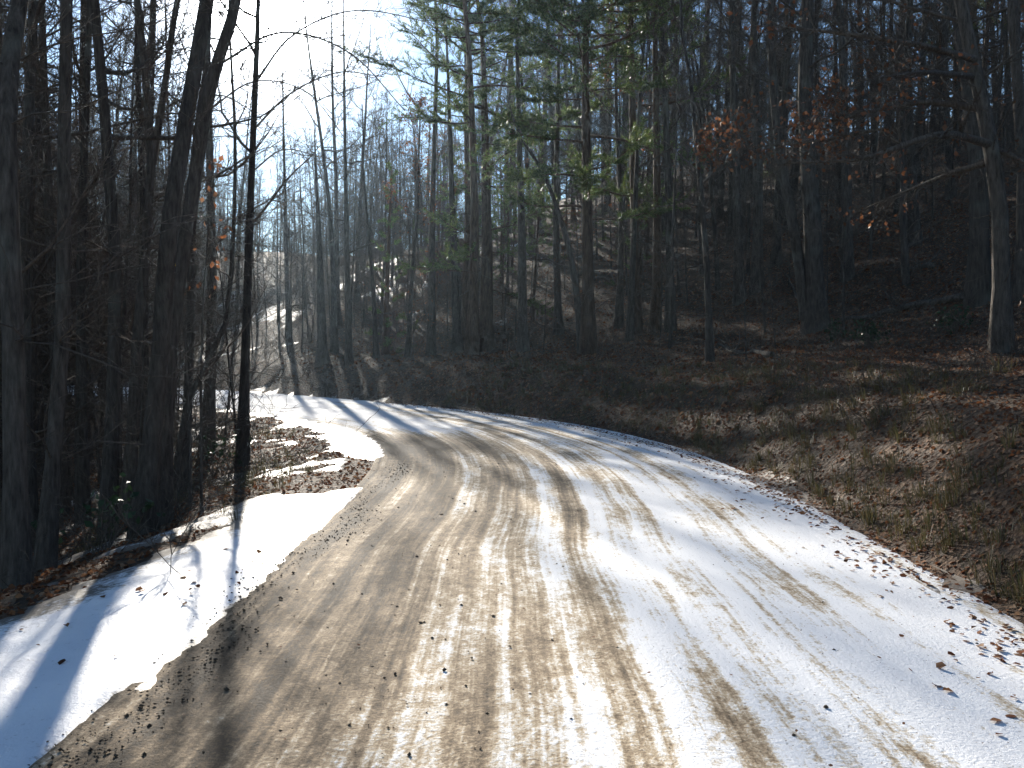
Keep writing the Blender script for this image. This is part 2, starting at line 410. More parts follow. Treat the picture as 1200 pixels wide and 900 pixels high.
# ------------------------------------------------------------------ tree growing
def unit(v): return v / (np.linalg.norm(v) + 1e-12)
def nrm(A): return A / (np.linalg.norm(A, axis=-1)[..., None] + 1e-12)
def stick(p, d, L, n, rs, up=.1, wob=.12):
    return sticks(np.array([p], float), np.array([d], float), np.array([L], float), n, rs, up, wob)[0]
def sticks(p, d, L, n, rs, up=.1, wob=.12):
    """m crooked shoots: starts p (m,3), directions d (m,3), lengths L (m) -> (m, n+1, 3)"""
    d = nrm(d); out = [p]
    for i in range(n):
        d = nrm(d + rs.standard_normal(d.shape) * wob + np.array([0, 0, up / n])); out.append(out[-1] + d * (L / n)[:, None])
    return np.stack(out, 1)
def along(P, t):
    """points and directions on shoots P (m,k,3) at t (m)"""
    k = P.shape[1] - 1; f = t * k; a = np.minimum(f.astype(int), k - 1); i = np.arange(len(P))
    return P[i, a] + (P[i, a + 1] - P[i, a]) * (f - a)[:, None], nrm(P[i, a + 1] - P[i, a])
def side_dirs(d, ang, rs):
    a = nrm(np.cross(d, rs.standard_normal(d.shape))); return nrm(d * np.cos(ang)[:, None] + a * np.sin(ang)[:, None])
def twigs(mb, P, r, L, rs, nsub, ntw, tips, tw_r=.004, lo=.15):
    """side shoots and their twigs on limbs P (m,k,3) of radius r (m) and length L (m)"""
    if P.ndim == 2: P = P[None]; r = np.array([r], float); L = np.array([L], float)
    m = len(P); PP = np.repeat(P, nsub, 0); n = len(PP); t = rs.uniform(lo, 1, n); p, d = along(PP, t)
    l = np.repeat(L, nsub) * rs.uniform(.26, .52, n) * (1.15 - .6 * t)
    sd = side_dirs(d, rs.uniform(.5, 1.0, n), rs); sd[:, 2] += .15
    Q = sticks(p, sd, l, 4, rs, .25, .16); rr = np.maximum(np.repeat(r, nsub) * (1 - .75 * t) * .5, tw_r * 1.2)
    mb.tubes(Q, rr[:, None] + (tw_r * .7 - rr)[:, None] * np.linspace(0, 1, 5)[None], 3)
    tips.append((Q[:, -1], nrm(Q[:, -1] - Q[:, -2])))
    if ntw:
        QQ = np.repeat(Q, ntw, 0); n2 = len(QQ); p2, d2 = along(QQ, rs.uniform(.15, 1, n2))
        Q2 = sticks(p2, side_dirs(d2, rs.uniform(.4, .9, n2), rs), np.repeat(l, ntw) * rs.uniform(.3, .65, n2), 3, rs, .15, .2)
        mb.tubes(Q2, np.broadcast_to(np.linspace(tw_r, tw_r * .45, 4)[None], (n2, 4)), 3)
        tips.append((Q2[:, -1], nrm(Q2[:, -1] - Q2[:, -2])))
def tipcat(tips):
    return np.concatenate([a for a, b in tips]), np.concatenate([b for a, b in tips])

def trunk_mesh(P, r0, rs, top=.18, sides=9, flare=.45):
    P = catmull(P, max(2, int(20 / max(len(P) - 1, 1))))
    z = np.linalg.norm(P - P[0], axis=1); t = z / z[-1]
    R = r0 * (1 - (1 - top) * t ** .9) * (1 + flare * np.exp(-np.maximum(z - .4, 0) / .22))
    m = MB(); m.tube(P, R, sides, .035, rs); return m, P, R

def bare_crown(P, R, rs, H, cb=.4, n=20, lim=.24, nsub=6, ntw=5, dead=7, tw=.004):
    mb = MB(); tips = []; k = len(P) - 1
    t = cb + (1 - cb) * (np.arange(n) + rs.uniform(0, 1, n)) / n
    p, _ = along(np.repeat(P[None], n, 0), np.minimum(t, .995)); a = np.minimum((t * k).astype(int), k)
    az = np.arange(n) * 2.4 + rs.uniform(-.6, .6, n); up = rs.uniform(.1, .8, n) + .5 * np.maximum(0, t - .6)
    d = np.stack([np.cos(az) * np.cos(up), np.sin(az) * np.cos(up), np.sin(up)], -1)
    L = H * lim * (1.12 - .75 * (t - cb) / (1 - cb)) * rs.uniform(.6, 1.2, n)
    r = np.minimum(R[a] * .48, .010 * L + .004)
    Q = sticks(p, d, L, 7, rs, .35, .15)
    mb.tubes(Q, r[:, None] + (tw - r)[:, None] * np.linspace(0, 1, 8)[None], 4)
    twigs(mb, Q, r, L, rs, nsub, ntw, tips, tw)
    if dead:
        t = rs.uniform(.06, cb + .05, dead); a = (t * k).astype(int); az = rs.uniform(0, 6.28, dead); up = rs.uniform(-.2, .4, dead); L = rs.uniform(.6, 2.4, dead)
        d = np.stack([np.cos(az) * np.cos(up), np.sin(az) * np.cos(up), np.sin(up)], -1)
        Q = sticks(P[a], d, L, 6, rs, 0, .22); mb.tubes(Q, np.broadcast_to(np.linspace(.011, .0035, 7), (dead, 7)), 3)
        twigs(mb, Q, np.full(dead, .009), L, rs, 5, 3, tips, min(tw, .004))
    return mb, tips

def gen_path(H, rs, lean=.04, wob=.018):
    pts = [np.array([0, 0, -.4])]; d = np.array([rs.normal(0, lean), rs.normal(0, lean), 1.0])
    p = np.zeros(3); pts.append(p.copy())
    for i in range(9):
        d = d + np.array([rs.normal(0, wob), rs.normal(0, wob), 0]); d[2] = 1
        p = p + unit(d) * H / 9; pts.append(p.copy())
    return np.array(pts)

def leaf_quads(mb, pos, rs, per, size, spread=.12, droop=.5):
    c = np.repeat(pos, per, 0); n = len(c)
    if not n: return
    c = c + rs.normal(0, spread, (n, 3)) * np.array([1, 1, .7])
    a = nrm(rs.standard_normal((n, 3)) + np.array([0, 0, -droop])); b = nrm(np.cross(a, rs.standard_normal((n, 3))))
    s = (size * rs.uniform(.6, 1.25, n))[:, None]; w = s * .33; nn = np.cross(a, b) * s * .12
    V = np.stack([c, c + a * s * .5 + b * w + nn, c + a * s, c + a * s * .5 - b * w + nn], 1)
    mb.add(V.reshape(-1, 3), np.arange(n * 4).reshape(-1, 4))

def needle_tufts(mb, p, d, rs, per=14, ln=.13, w=.0045):
    p = np.repeat(p, per, 0); d = np.repeat(d, per, 0); n = len(p)
    D = nrm(d * .9 + nrm(rs.standard_normal((n, 3)))); L = (ln * rs.uniform(.7, 1.2, n))[:, None]
    S = nrm(np.cross(D, rs.standard_normal((n, 3)))); o = p - d * rs.uniform(0, .14, n)[:, None]
    V = np.stack([o - S * w, o + S * w, o + D * L], 1).reshape(-1, 3)
    mb.add(V, None, np.arange(n * 3).reshape(-1, 3))

def pine_parts(P, R, rs, H, cb=.35, n=46, reach=.2, nsub=9, per=11, tuft_ln=.13, w=.005):
    mb = MB(); nd = MB(); k = len(P) - 1
    t = cb + (1 - cb) * (np.arange(n) + rs.uniform(0, 1, n)) / n; p, _ = along(np.repeat(P[None], n, 0), np.minimum(t, .995))
    az = np.arange(n) * 2.4 + rs.uniform(-.5, .5, n); q = (t - cb) / (1 - cb)
    L = H * reach * (1.05 - .8 * q) * rs.uniform(.5, 1.25, n); up = -.12 + .7 * q + rs.uniform(-.15, .15, n)
    d = np.stack([np.cos(az) * np.cos(up), np.sin(az) * np.cos(up), np.sin(up)], -1)
    Q = sticks(p, d, L, 6, rs, .28, .1); r = .011 * L + .005
    mb.tubes(Q, r[:, None] + (.005 - r)[:, None] * np.linspace(0, 1, 7)[None], 4)
    cnt = np.maximum((nsub * (.5 + L / 3)).astype(int), 1); QQ = np.repeat(Q, cnt, 0); m = len(QQ)
    p2, d2 = along(QQ, rs.uniform(.3, 1, m)); sd = side_dirs(d2, rs.uniform(.5, 1, m), rs); sd[:, 2] = sd[:, 2] * .4 + .12
    Q2 = sticks(p2, sd, np.repeat(L, cnt) * rs.uniform(.14, .34, m), 3, rs, .25, .15)
    mb.tubes(Q2, np.broadcast_to(np.linspace(.007, .003, 4), (m, 4)), 3)
    tp = [Q[:, -1]]; td = [nrm(Q[:, -1] - Q[:, -2])]
    for f in (.35, .55, .75, 1.0):
        a_, b_ = along(Q2, np.full(m, f)); tp.append(a_); td.append(b_)
    needle_tufts(nd, np.concatenate(tp), np.concatenate(td), rs, per, tuft_ln, w)
    a = (rs.uniform(.08, cb, 10) * k).astype(int); az = rs.uniform(0, 6.28, 10)
    Q = sticks(P[a], np.stack([np.cos(az), np.sin(az), np.full(10, -.1)], -1), rs.uniform(.5, 1.8, 10), 5, rs, 0, .2)
    mb.tubes(Q, np.broadcast_to(np.linspace(.014, .004, 6), (10, 6)), 3); tt = []; twigs(mb, Q, np.full(10, .009), np.full(10, 1.2), rs, 4, 2, tt)
    return mb, nd

# ------------------------------------------------------------------ hand placed trees
def px_tree(name, label, cat, path, width, depth=None, H=13, kind='bare', forks=(), limbs=(), group=None, seed=0, cb=.3, n=26, ntw=6, nsub=8, lim=.2, leaves=0, top=.16, dead=14, reach=.2, pn=(9, 12), leafm=None):
    rs = np.random.default_rng(1000 + seed)
    if depth is None: depth = hit(*path[0])
    b = at(*path[0], depth); base = np.array([b[0], b[1], hgt(b[0], b[1])])
    pts = [np.array([0, 0, -.4]), np.zeros(3)]
    for q in path[1:]:
        w = at(*q, depth) - base; w[1] += rs.normal(0, .12); pts.append(w)
    d = unit(pts[-1] - pts[-2]); d = unit(d + np.array([0, 0, .4]))
    while pts[-1][2] < H:
        d = unit(d + np.array([rs.normal(0, .05), rs.normal(0, .05), .12])); pts.append(pts[-1] + d * max(1.2, H / 9))
    r0 = width / FPX * depth / 2
    tm, P, R = trunk_mesh(np.array(pts), r0, rs, top)
    root = thing(name, label, cat, base, 0, group)
    extra = []
    for (fp, fw) in forks:
        fpts = [at(*q, depth) - base for q in fp]
        d = unit(fpts[-1] - fpts[-2])
        for i in range(4): d = unit(d + np.array([rs.normal(0, .06), rs.normal(0, .06), .12])); fpts.append(fpts[-1] + d * H / 9)
        FP = catmull(np.array(fpts), 5); fr = fw / FPX * depth / 2
        FR = np.linspace(fr, fr * .25, len(FP)); tm.tube(FP, FR, 7, .03, rs); extra.append((FP, FR))
    mt = M_BARKP if kind == 'pine' else M_BARK
    obj('trunk', tm, mt, root)
    if kind == 'pine':
        mb, nd = pine_parts(P, R, rs, H, cb, n, reach, pn[0], pn[1], .13, .009)
        c = obj('crown', mb, M_BARKP, root); obj('foliage', nd, M_NEEDLE, c)
        return root
    mb, tips = bare_crown(P, R, rs, H, cb, n, lim, nsub, ntw, dead)
    ltips = []
    leafm = leafm or M_OAK
    if leaves: pp = tipcat(tips)[0]; ltips.append(pp[rs.uniform(0, 1, len(pp)) < leaves])
    for FP, FR in extra:
        m2, t2 = bare_crown(FP, FR, rs, H * .6, .3, max(4, n // 2), lim, nsub, ntw, 0)
        mb.v += m2.v; mb.q += [q + mb.n for q in m2.q]; mb.n += m2.n
    for (lp, lw, lf) in limbs:
        LP = [at(*q, depth + dd) - base for (*q, dd) in lp]
        LP = catmull(np.array(LP), 6); lr = lw / FPX * depth / 2
        mb.tube(LP, np.linspace(lr, min(.006, lr * .4), len(LP)), 5, .05, rs)
        tt = []; twigs(mb, LP, lr, np.linalg.norm(LP[-1] - LP[0]) * .55, rs, 20, 6, tt)
        if lf: pp = tipcat(tt)[0]; ltips.append(pp[rs.uniform(0, 1, len(pp)) < lf])
    c = obj('crown', mb, M_TWIG, root)
    if leaves and ltips:
        lm = MB(); leaf_quads(lm, np.concatenate(ltips), rs, 4, .08, .09); obj('foliage', lm, leafm, c)
    return root

G_L = None
PT = [
 # left side, by the snowy shoulder
 dict(name='bare_tree', label='thick dark trunk at the picture edge, first tree beside the snowy shoulder', path=[(20, 692), (19, 400), (12, 150), (6, 0)], width=28, depth=7.6, H=15, cb=.45),
 dict(name='bare_tree', label='straight dark trunk, second large tree from the edge beside the shoulder', path=[(52, 668), (66, 400), (76, 200), (86, 0)], width=20, depth=8.7, H=15, cb=.4),
 dict(name='bare_tree', label='rear stem of the thick leaning pair beside the snowy shoulder', path=[(166, 640), (189, 400), (208, 250), (236, 0)], width=25, depth=10.0, H=15, n=14, cb=.62),
 dict(name='bare_tree', label='thick trunk leaning towards the sun, front stem of the leaning pair', path=[(187, 636), (203, 400), (223, 250), (250, 115), (273, 25)], width=24, depth=10.7, H=11, n=9, cb=.66, lim=.14, limbs=[([(258, 75, 0), (330, 38, .6), (410, 62, 1.0), (475, 130, 1.3)], 3.4, 0), ([(243, 130, 0), (300, 95, .5), (362, 110, 1.2), (410, 170, 1.5)], 2.6, 0)]),
 dict(name='bare_tree', label='lone slim straight tree at the inside of the bend casting a long shadow', path=[(284, 545), (291, 300), (301, 60)], width=13, depth=15.3, H=11, n=16, nsub=6, dead=16, cb=.3, limbs=[([(300, 95, 0), (345, 40, .5), (420, 12, 1), (520, 30, 1.5)], 3.2, 0), ([(299, 150, 0), (340, 110, -.5), (395, 85, -1), (450, 90, -1.4)], 2.8, 0), ([(297, 200, 0), (335, 175, .5), (390, 190, 1.2)], 2.2, 0)]),
 dict(name='bare_tree', label='thin tree forking into two stems against the bright sky', path=[(150, 610), (164, 400), (178, 185), (163, 0)], width=15, depth=12, H=12, forks=[([(177, 200), (192, 110), (206, 10)], 9)], n=12),
 dict(name='bare_tree', label='slender straight trunk between the second trunk and the leaning pair', path=[(126, 645), (129, 300), (121, 0)], width=18, depth=10.5, H=13),
 dict(name='bare_tree', label='thin straight tree just behind the second large trunk', path=[(98, 640), (100, 300), (112, 0)], width=14, depth=13, H=12),
 dict(name='bare_tree', label='thin upright tree close behind the leaning pair', path=[(216, 600), (224, 400), (231, 180)], width=13, depth=14, H=11, n=10),
 dict(name='bare_tree', label='dark slim tree between the leaning pair and the lone slim tree', path=[(243, 560), (247, 350), (241, 100)], width=15, depth=18, H=12, n=10),
 dict(name='bare_tree', label='thin crooked stem slanting across the bright far road', path=[(204, 590), (226, 470), (262, 380), (275, 250)], width=9, depth=12.5, H=7, n=10, cb=.3),
 dict(name='bare_tree', label='mid-sized trunk between the two large trunks at the picture edge', path=[(36, 660), (32, 300), (37, 0)], width=17, depth=11, H=14),
 dict(name='young_tree', label='thin young tree with a few red leaves between leaning pair and lone slim tree', cat='young tree', path=[(236, 600), (238, 400), (243, 290)], width=4, depth=10.5, H=3.2, n=10, cb=.55, lim=.13, nsub=3, ntw=2, dead=0, leaves=.10),
 dict(name='young_tree', label='thin young tree with a few yellow leaves in front of the forking tree', cat='young tree', path=[(160, 630), (165, 400), (168, 280)], width=4, depth=10, H=3.2, n=8, cb=.6, lim=.12, nsub=2, ntw=2, dead=0, leaves=.1, leafm=M_YEL),
 # outer side of the bend
 dict(name='bare_tree', label='straight trunk at the far roadside whose shadow crosses the sunlit bend', path=[(378, 428), (375, 300), (370, 180)], width=14, H=8.5, n=9, nsub=5, top=.05, cb=.5),
 dict(name='bare_tree', label='tall thin trunk beside the far roadside trunk, bright sky behind', path=[(409, 428), (406, 220), (403, 0)], width=9, H=13, n=14, top=.05, cb=.4),
 dict(name='bare_tree', label='fine twigged tree on the far slope just right of the sun', path=[(338, 380), (334, 200), (330, 60)], width=7, depth=44, H=11, n=22, nsub=6, ntw=4, cb=.4, lim=.22),
 dict(name='bare_tree', label='arching fine twigged tree behind the far roadside trunk', path=[(392, 395), (386, 250), (366, 80)], width=8, depth=38, H=14, n=24, nsub=6, ntw=4, cb=.4, lim=.24),
 dict(name='bare_tree', label='very thin pole of a tree leaning slightly beyond the bend', path=[(441, 420), (436, 330), (425, 200)], width=7, H=9, n=10),
 dict(name='bare_tree', label='thin trunk among dull green pine boughs beyond the bend', path=[(505, 416), (507, 250), (512, 60)], width=10, H=15),
 dict(name='bare_tree', label='mid-sized trunk left of the thick pine trunk at the bend', path=[(536, 412), (530, 250), (524, 60)], width=12, H=11, n=10),
 dict(name='pine_tree', label='thick pine trunk on the bank at the outside of the bend', cat='pine', path=[(570, 410), (570, 250), (566, 60)], width=18, H=12.5, kind='pine', cb=.3, n=46, pn=(17, 18)),
 dict(name='bare_tree', label='mid-sized grey trunk between the two pines on the bank', path=[(613, 412), (611, 250), (606, 60)], width=13, H=11, n=8, nsub=4, cb=.6),
 dict(name='bare_tree', label='slim trunk standing behind the bank between the two pines', path=[(655, 392), (652, 250), (655, 60)], width=10, H=13, n=8, nsub=4, cb=.6),
 dict(name='pine_tree', label='tall pine with sunlit boughs on the bank above the middle of the road', cat='pine', path=[(690, 415), (688, 250), (686, 60)], width=17, H=14, kind='pine', cb=.28, n=88, reach=.27, pn=(22, 22)),
 dict(name='bare_tree', label='leaning thin trunk crossing in front of the sunlit pine', path=[(683, 414), (668, 300), (640, 210), (610, 160)], width=11, H=7, n=12, cb=.3),
 dict(name='bare_tree', label='thin curved stem on the bank just past the sunlit pine', path=[(738, 400), (742, 280), (750, 120)], width=8, H=13),
 dict(name='bare_tree', label='slim dark trunk on the slope midway between sunlit pine and forked tree', path=[(786, 388), (784, 240), (778, 60)], width=11, H=16),
 dict(name='bare_tree', label='thin sapling-like trunk low on the bank below the russet leaves', path=[(832, 425), (828, 300), (815, 160)], width=9, H=10),
 dict(name='bare_tree', label='dark trunk on the leafy slope, nearer of two beside the forked tree', path=[(867, 356), (862, 200), (858, 40)], width=12, H=16),
 dict(name='bare_tree', label='dark trunk on the leafy slope, farther of two beside the forked tree', path=[(887, 343), (886, 200), (884, 40)], width=13, H=17),
 dict(name='bare_tree', label='stout tree with a forked base on the bank, end of the fallen log', path=[(956, 388), (950, 260), (944, 120), (948, 0)], width=25, H=15, forks=[([(944, 375), (932, 280), (914, 180), (905, 80)], 14)]),
 dict(name='bare_tree', label='slim trunk a little uphill of the forked tree', path=[(993, 330), (992, 180), (988, 20)], width=12, H=17),
 dict(name='bare_tree', label='very thin pole between forked tree and tall pale trunk', path=[(1062, 335), (1058, 200), (1055, 60)], width=7, H=13),
 dict(name='bare_tree', label='tall pale grey trunk where the fallen log ends on the slope', path=[(1146, 358), (1140, 200), (1132, 60), (1128, 0)], width=24, H=17),
 dict(name='oak_tree', label='big dark oak on the bank with long low limbs of russet leaves', cat='oak', path=[(1173, 412), (1166, 250), (1150, 120), (1128, 0)], width=22, H=14, leaves=.02, n=16,
      limbs=[([(1166, 170, 0), (1100, 158, -1), (1010, 186, -1.5), (920, 190, -1.5)], 11, .1), ([(1160, 130, 0), (1080, 120, .5), (980, 140, 1), (850, 158, 1.5)], 10, 1.0), ([(1040, 150, .9), (960, 165, 1.1), (880, 172, 1.4), (838, 176, 1.5)], 5, 1.0),
             ([(1160, 190, 0), (1110, 205, .5), (1060, 225, 1), (1000, 250, 1.5)], 8, .05), ([(1145, 70, 0), (1060, 50, -1), (960, 36, -1), (880, 30, -1)], 9, .25), ([(1140, 90, 0), (1080, 85, -2), (1010, 95, -3)], 8, .1),
             ([(1166, 175, 0), (1200, 190, -.5), (1260, 230, -1)], 9, .1)]),
 dict(name='bare_tree', label='dark trunk beside the oak at the picture edge', path=[(1196, 352), (1197, 200), (1186, 20)], width=16, H=16),
 dict(name='oak_tree', label='small oak with rusty leaves among the pines beyond the bend', cat='oak', path=[(478, 418), (482, 330), (490, 240)], width=7, H=8, leaves=.3, n=18, cb=.35),
 dict(name='oak_tree', label='slim oak with sparse rusty leaves on the slope past the sunlit pine', cat='oak', path=[(725, 385), (728, 260), (722, 150)], width=9, H=11, leaves=.18, n=16, cb=.35),
 dict(name='pine_tree', label='small dull green pine filling the gap beyond the bend', cat='pine', path=[(452, 416), (455, 300), (460, 200)], width=9, H=5.2, kind='pine', cb=.2, n=34, reach=.24),
 dict(name='pine_tree', label='mid-sized pine behind the bank beside the thick pine trunk', cat='pine', path=[(545, 398), (548, 250), (546, 120)], width=12, H=12, kind='pine', cb=.25, n=42, reach=.2),
dict(name='pine_tree', label='tall pine uphill beyond the thin curved stem and the sunlit pine', cat='pine', path=[(745, 392), (744, 250), (740, 60)], width=13, H=16, kind='pine', cb=.32, n=56, reach=.22, pn=(14, 16)),
 dict(name='pine_tree', label='dense pine on the bank above the narrowest part of the bend', cat='pine', path=[(553, 416), (556, 250), (552, 100)], width=14, H=13.5, kind='pine', cb=.36, n=56, reach=.23, pn=(14, 16)),
 dict(name='pine_tree', label='pine in shade just uphill of the sunlit pine', cat='pine', path=[(768, 388), (770, 250), (768, 60)], width=12, H=15, kind='pine', cb=.42, n=36, reach=.18),
]
placed = []
for i, a in enumerate(PT):
    a.setdefault('cat', 'tree'); r = px_tree(seed=i, **a); placed.append((r.location.x, r.location.y))

# ------------------------------------------------------------------ repeated forest trees
def proto_bare(name, H, r0, seed, **kw):
    rs = np.random.default_rng(seed); tm, P, R = trunk_mesh(gen_path(H, rs), r0, rs, .14, 8)
    mb, tips = bare_crown(P, R, rs, H, **kw)
    root = thing(name, 'prototype', 'tree', (0, 0, 0)); obj('trunk', tm, M_BARK, root); c = obj('crown', mb, M_TWIG, root)
    return root, rs, c, tips
tall = [proto_bare('bare_tree', 16, .15, 300 + i, cb=.22, n=34, lim=.2, nsub=9, ntw=7, dead=14, tw=.006)[0] for i in range(5)]
mid = [proto_bare('bare_tree', 11, .085, 320 + i, cb=.16, n=30, lim=.22, nsub=8, ntw=6, dead=8, tw=.0055)[0] for i in range(4)]
sap = [proto_bare('sapling', 4.2, .022, 340 + i, cb=.15, n=16, lim=.28, nsub=6, ntw=4, dead=0, tw=.0035)[0] for i in range(5)]
slim = [proto_bare('young_tree', 8, .038, 350 + i, cb=.3, n=20, lim=.15, nsub=6, ntw=4, dead=5, tw=.0045)[0] for i in range(5)]
oakp = []
for i in range(2):
    r, rs, c, tips = proto_bare('oak_tree', 9, .07, 360 + i, cb=.3, n=18, nsub=5, ntw=4, tw=.005)
    lm = MB(); pp = tipcat(tips)[0]; leaf_quads(lm, pp[rs.uniform(0, 1, len(pp)) < .22], rs, 3, .1); obj('foliage', lm, M_OAK, c); r['category'] = 'oak'; oakp.append(r)
pinep = []
for i in range(3):
    H = (14, 11, 7)[i]; rs = np.random.default_rng(380 + i); tm, P, R = trunk_mesh(gen_path(H, rs), H * .011, rs, .14, 8)
    mb, nd = pine_parts(P, R, rs, H, (.4, .3, .15)[i], (40, 36, 34)[i], (.19, .22, .26)[i], 7, 10, .15, .008)
    r = thing('pine_tree', 'prototype', 'pine', (0, 0, 0)); obj('trunk', tm, M_BARKP, r); c = obj('crown', mb, M_BARKP, r); obj('foliage', nd, M_NEEDLE, c); pinep.append(r)
used = set()
def plant(root, x, y, scl, label, group, sink=.05):
    loc = (x, y, hgt(x, y) - sink); rot = random.uniform(0, 6.28)
    tilt = (random.gauss(0, .025), random.gauss(0, .025))
    if root.name not in used:
        used.add(root.name); root.location = loc; root.rotation_euler = (*tilt, rot); root.scale = (scl,) * 3; root['label'] = label; root['group'] = group; return root
    return dup(root, loc, rot, scl, label, group, tilt)

TANEL = math.tan(SUN_EL)
PINE = (1.9, 26.5)
def shade_hits(x, y, z, H, lo=.3, rad=1.6):
    """share of a tree's shadow that would fall on the sunlit stretch of road"""
    n = 0
    for h in np.linspace(lo * H, H, 8):
        L = (z + h) / TANEL
        gx, gy = x - SUN_H[0] * L, y - SUN_H[1] * L
        cx = np.interp(gy, [16, 18.8, 22.6, 26.6, 30.4, 34.8], [-.1, -.8, -2.8, -5.6, -8.7, -12.6])
        n += 1 if (2 < gy < 13.5 and -4.2 - rad < gx < 3.9) else .45 if (16 < gy < 35 and abs(gx - cx) < 2.4) else 0
    a = (PINE[0] - x) * -SUN_H[0] + (PINE[1] - y) * -SUN_H[1]; b = abs((PINE[0] - x) * SUN_H[1] - (PINE[1] - y) * SUN_H[0])
    if a > 0 and b < 3.6 and z + H > 5.5 + a * TANEL: n += 4
    return n / 8

def zone(x, y):
    s = float(SGRID(x, y)); return s - HW, -s - HW
def label_for(kind, x, y, o, dn):
    px = 600 + x / y * FPX
    if kind == 'pine':
        return ('pine tree in the shade of the wooded slope beyond the bend', 'pines on the slope') if px < 760 else ('pine tree high on the hillside above the right bank', 'pines on the right hillside')
    if kind == 'oak': return ('small oak holding rusty leaves among bare trees on the slope', 'leafy oaks on the slope')
    if kind == 'sap':
        if dn > 0: return ('thin bare sapling in the dark hollow beside the road', 'saplings in the hollow')
        return ('thin bare sapling on the shaded bank beyond the bend', 'saplings beyond the bend') if px < 720 else ('thin bare sapling on the leafy hillside above the road', 'saplings on the leafy hillside')
    if kind == 'slim':
        if dn > 0: return ('slender young tree, thin as a pole, in the dark hollow inside the bend', 'young trees in the hollow')
        return ('slender young tree on the shaded slope beyond the bend', 'young trees beyond the bend') if px < 720 else ('slender young tree among big trunks on the leafy hillside', 'young trees on the leafy hillside')
    if dn > 0: return ('dark bare trunk among many in the hollow inside the bend', 'trees in the hollow')
    d = math.hypot(x, y)
    if px < 440: return ('bare tree on the snowy slope beyond the bend under the sun', 'trees on the snowy slope') if d < 62 else ('distant bare tree on the ridge under the sun', 'trees on the ridge under the sun')
    if px < 760: return ('bare forest tree on the slope behind the pines', 'trees behind the pines') if d < 60 else ('distant bare tree on the ridge behind the pines', 'ridge trees behind the pines')
    return ('bare grey tree on the leafy hillside above the bank', 'trees on the leafy hillside') if d < 50 else ('distant bare tree high on the hillside against the sky', 'trees high on the hillside')

rnd = random.Random(5)
def far_enough(x, y, r):
    return all((x - a) ** 2 + (y - b) ** 2 > r * r for a, b in placed)
counts = {}
def scatter(kind, protos, n, dmin, dmax, sep, H, smin, smax, okzone, lit_ok=.06, amin=-.62, amax=.6, pw=.5):
    k = tries = 0
    while k < n and tries < n * 60:
        tries += 1
        a = rnd.uniform(amin, amax); d = dmin + (dmax - dmin) * rnd.random() ** pw
        x, y = d * math.sin(a), d * math.cos(a)
        o, dn = zone(x, y)
        if not okzone(o, dn, x, y, d) or not far_enough(x, y, sep): continue
        s = rnd.uniform(smin, smax); z = hgt(x, y)
        if rnd.random() > lit_ok:
            while s > smin * .55 and shade_hits(x, y, z, H * s) > .07: s *= .92
            if shade_hits(x, y, z, H * s) > .07: continue
        lab, grp = label_for(kind, x, y, o, dn)
        plant(rnd.choice(protos), x, y, s, lab, grp); placed.append((x, y)); k += 1
    counts[kind] = counts.get(kind, 0) + k
hillz = lambda o, dn, x, y, d: o > 3.0 and not (x > 2 and d < 19)
hollowz = lambda o, dn, x, y, d: dn > 2.6 and y > 7
scatter('tall', tall, 46, 9, 36, 1.3, 16, .7, 1.0, hollowz, .05, -.62, -.2)
scatter('mid', mid, 38, 9, 34, 1.0, 11, .7, 1.1, hollowz, .05, -.62, -.2)
scatter('tall', tall, 92, 24, 60, 1.6, 16, .85, 1.2, hillz, .02)
scatter('mid', mid, 52, 22, 60, 1.3, 11, .7, 1.1, hillz, .03)
scatter('mid', mid, 34, 36, 62, 1.2, 11, .55, .95, hillz, .03, -.6, -.14, .7)
scatter('tall', tall, 2, 44, 60, 1.6, 16, .7, .95, hillz, 1.0, -.33, -.13)
scatter('pine', pinep, 8, 29, 47, 2.0, 12, .8, 1.1, lambda o, dn, x, y, d: o > 2.5 and -.15 < x / y < .03, .0, -.16, .04)
scatter('pine', pinep, 16, 30, 62, 2.2, 12, .8, 1.1, lambda o, dn, x, y, d: o > 3.5 and -.17 < x / y < .25, .0)
scatter('pine', pinep, 6, 34, 62, 2.2, 12, .8, 1.1, lambda o, dn, x, y, d: o > 6 and .2 < x / y < .5, .0)
scatter('slim', slim, 95, 32, 60, .9, 8, .75, 1.25, hillz, .07, -.42, -.12, .7)
scatter('slim', slim, 70, 20, 55, .9, 8, .8, 1.4, hillz, .05, -.12, .58, .6)
scatter('slim', slim, 55, 10, 34, .8, 8, .8, 1.4, hollowz, .1, -.62, -.2)
scatter('oak', oakp, 16, 24, 50, 1.5, 9, .6, 1.0, hillz, .0)
scatter('sap', sap, 110, 17, 52, .7, 4.2, .6, 1.5, lambda o, dn, x, y, d: o > 2.0 and not (x > 2 and d < 15), .5)
scatter('sap', sap, 55, 8, 34, .6, 4.2, .6, 1.5, lambda o, dn, x, y, d: dn > 1.9 and y > 7, .4, -.62, -.12)
print('COUNTS', counts)

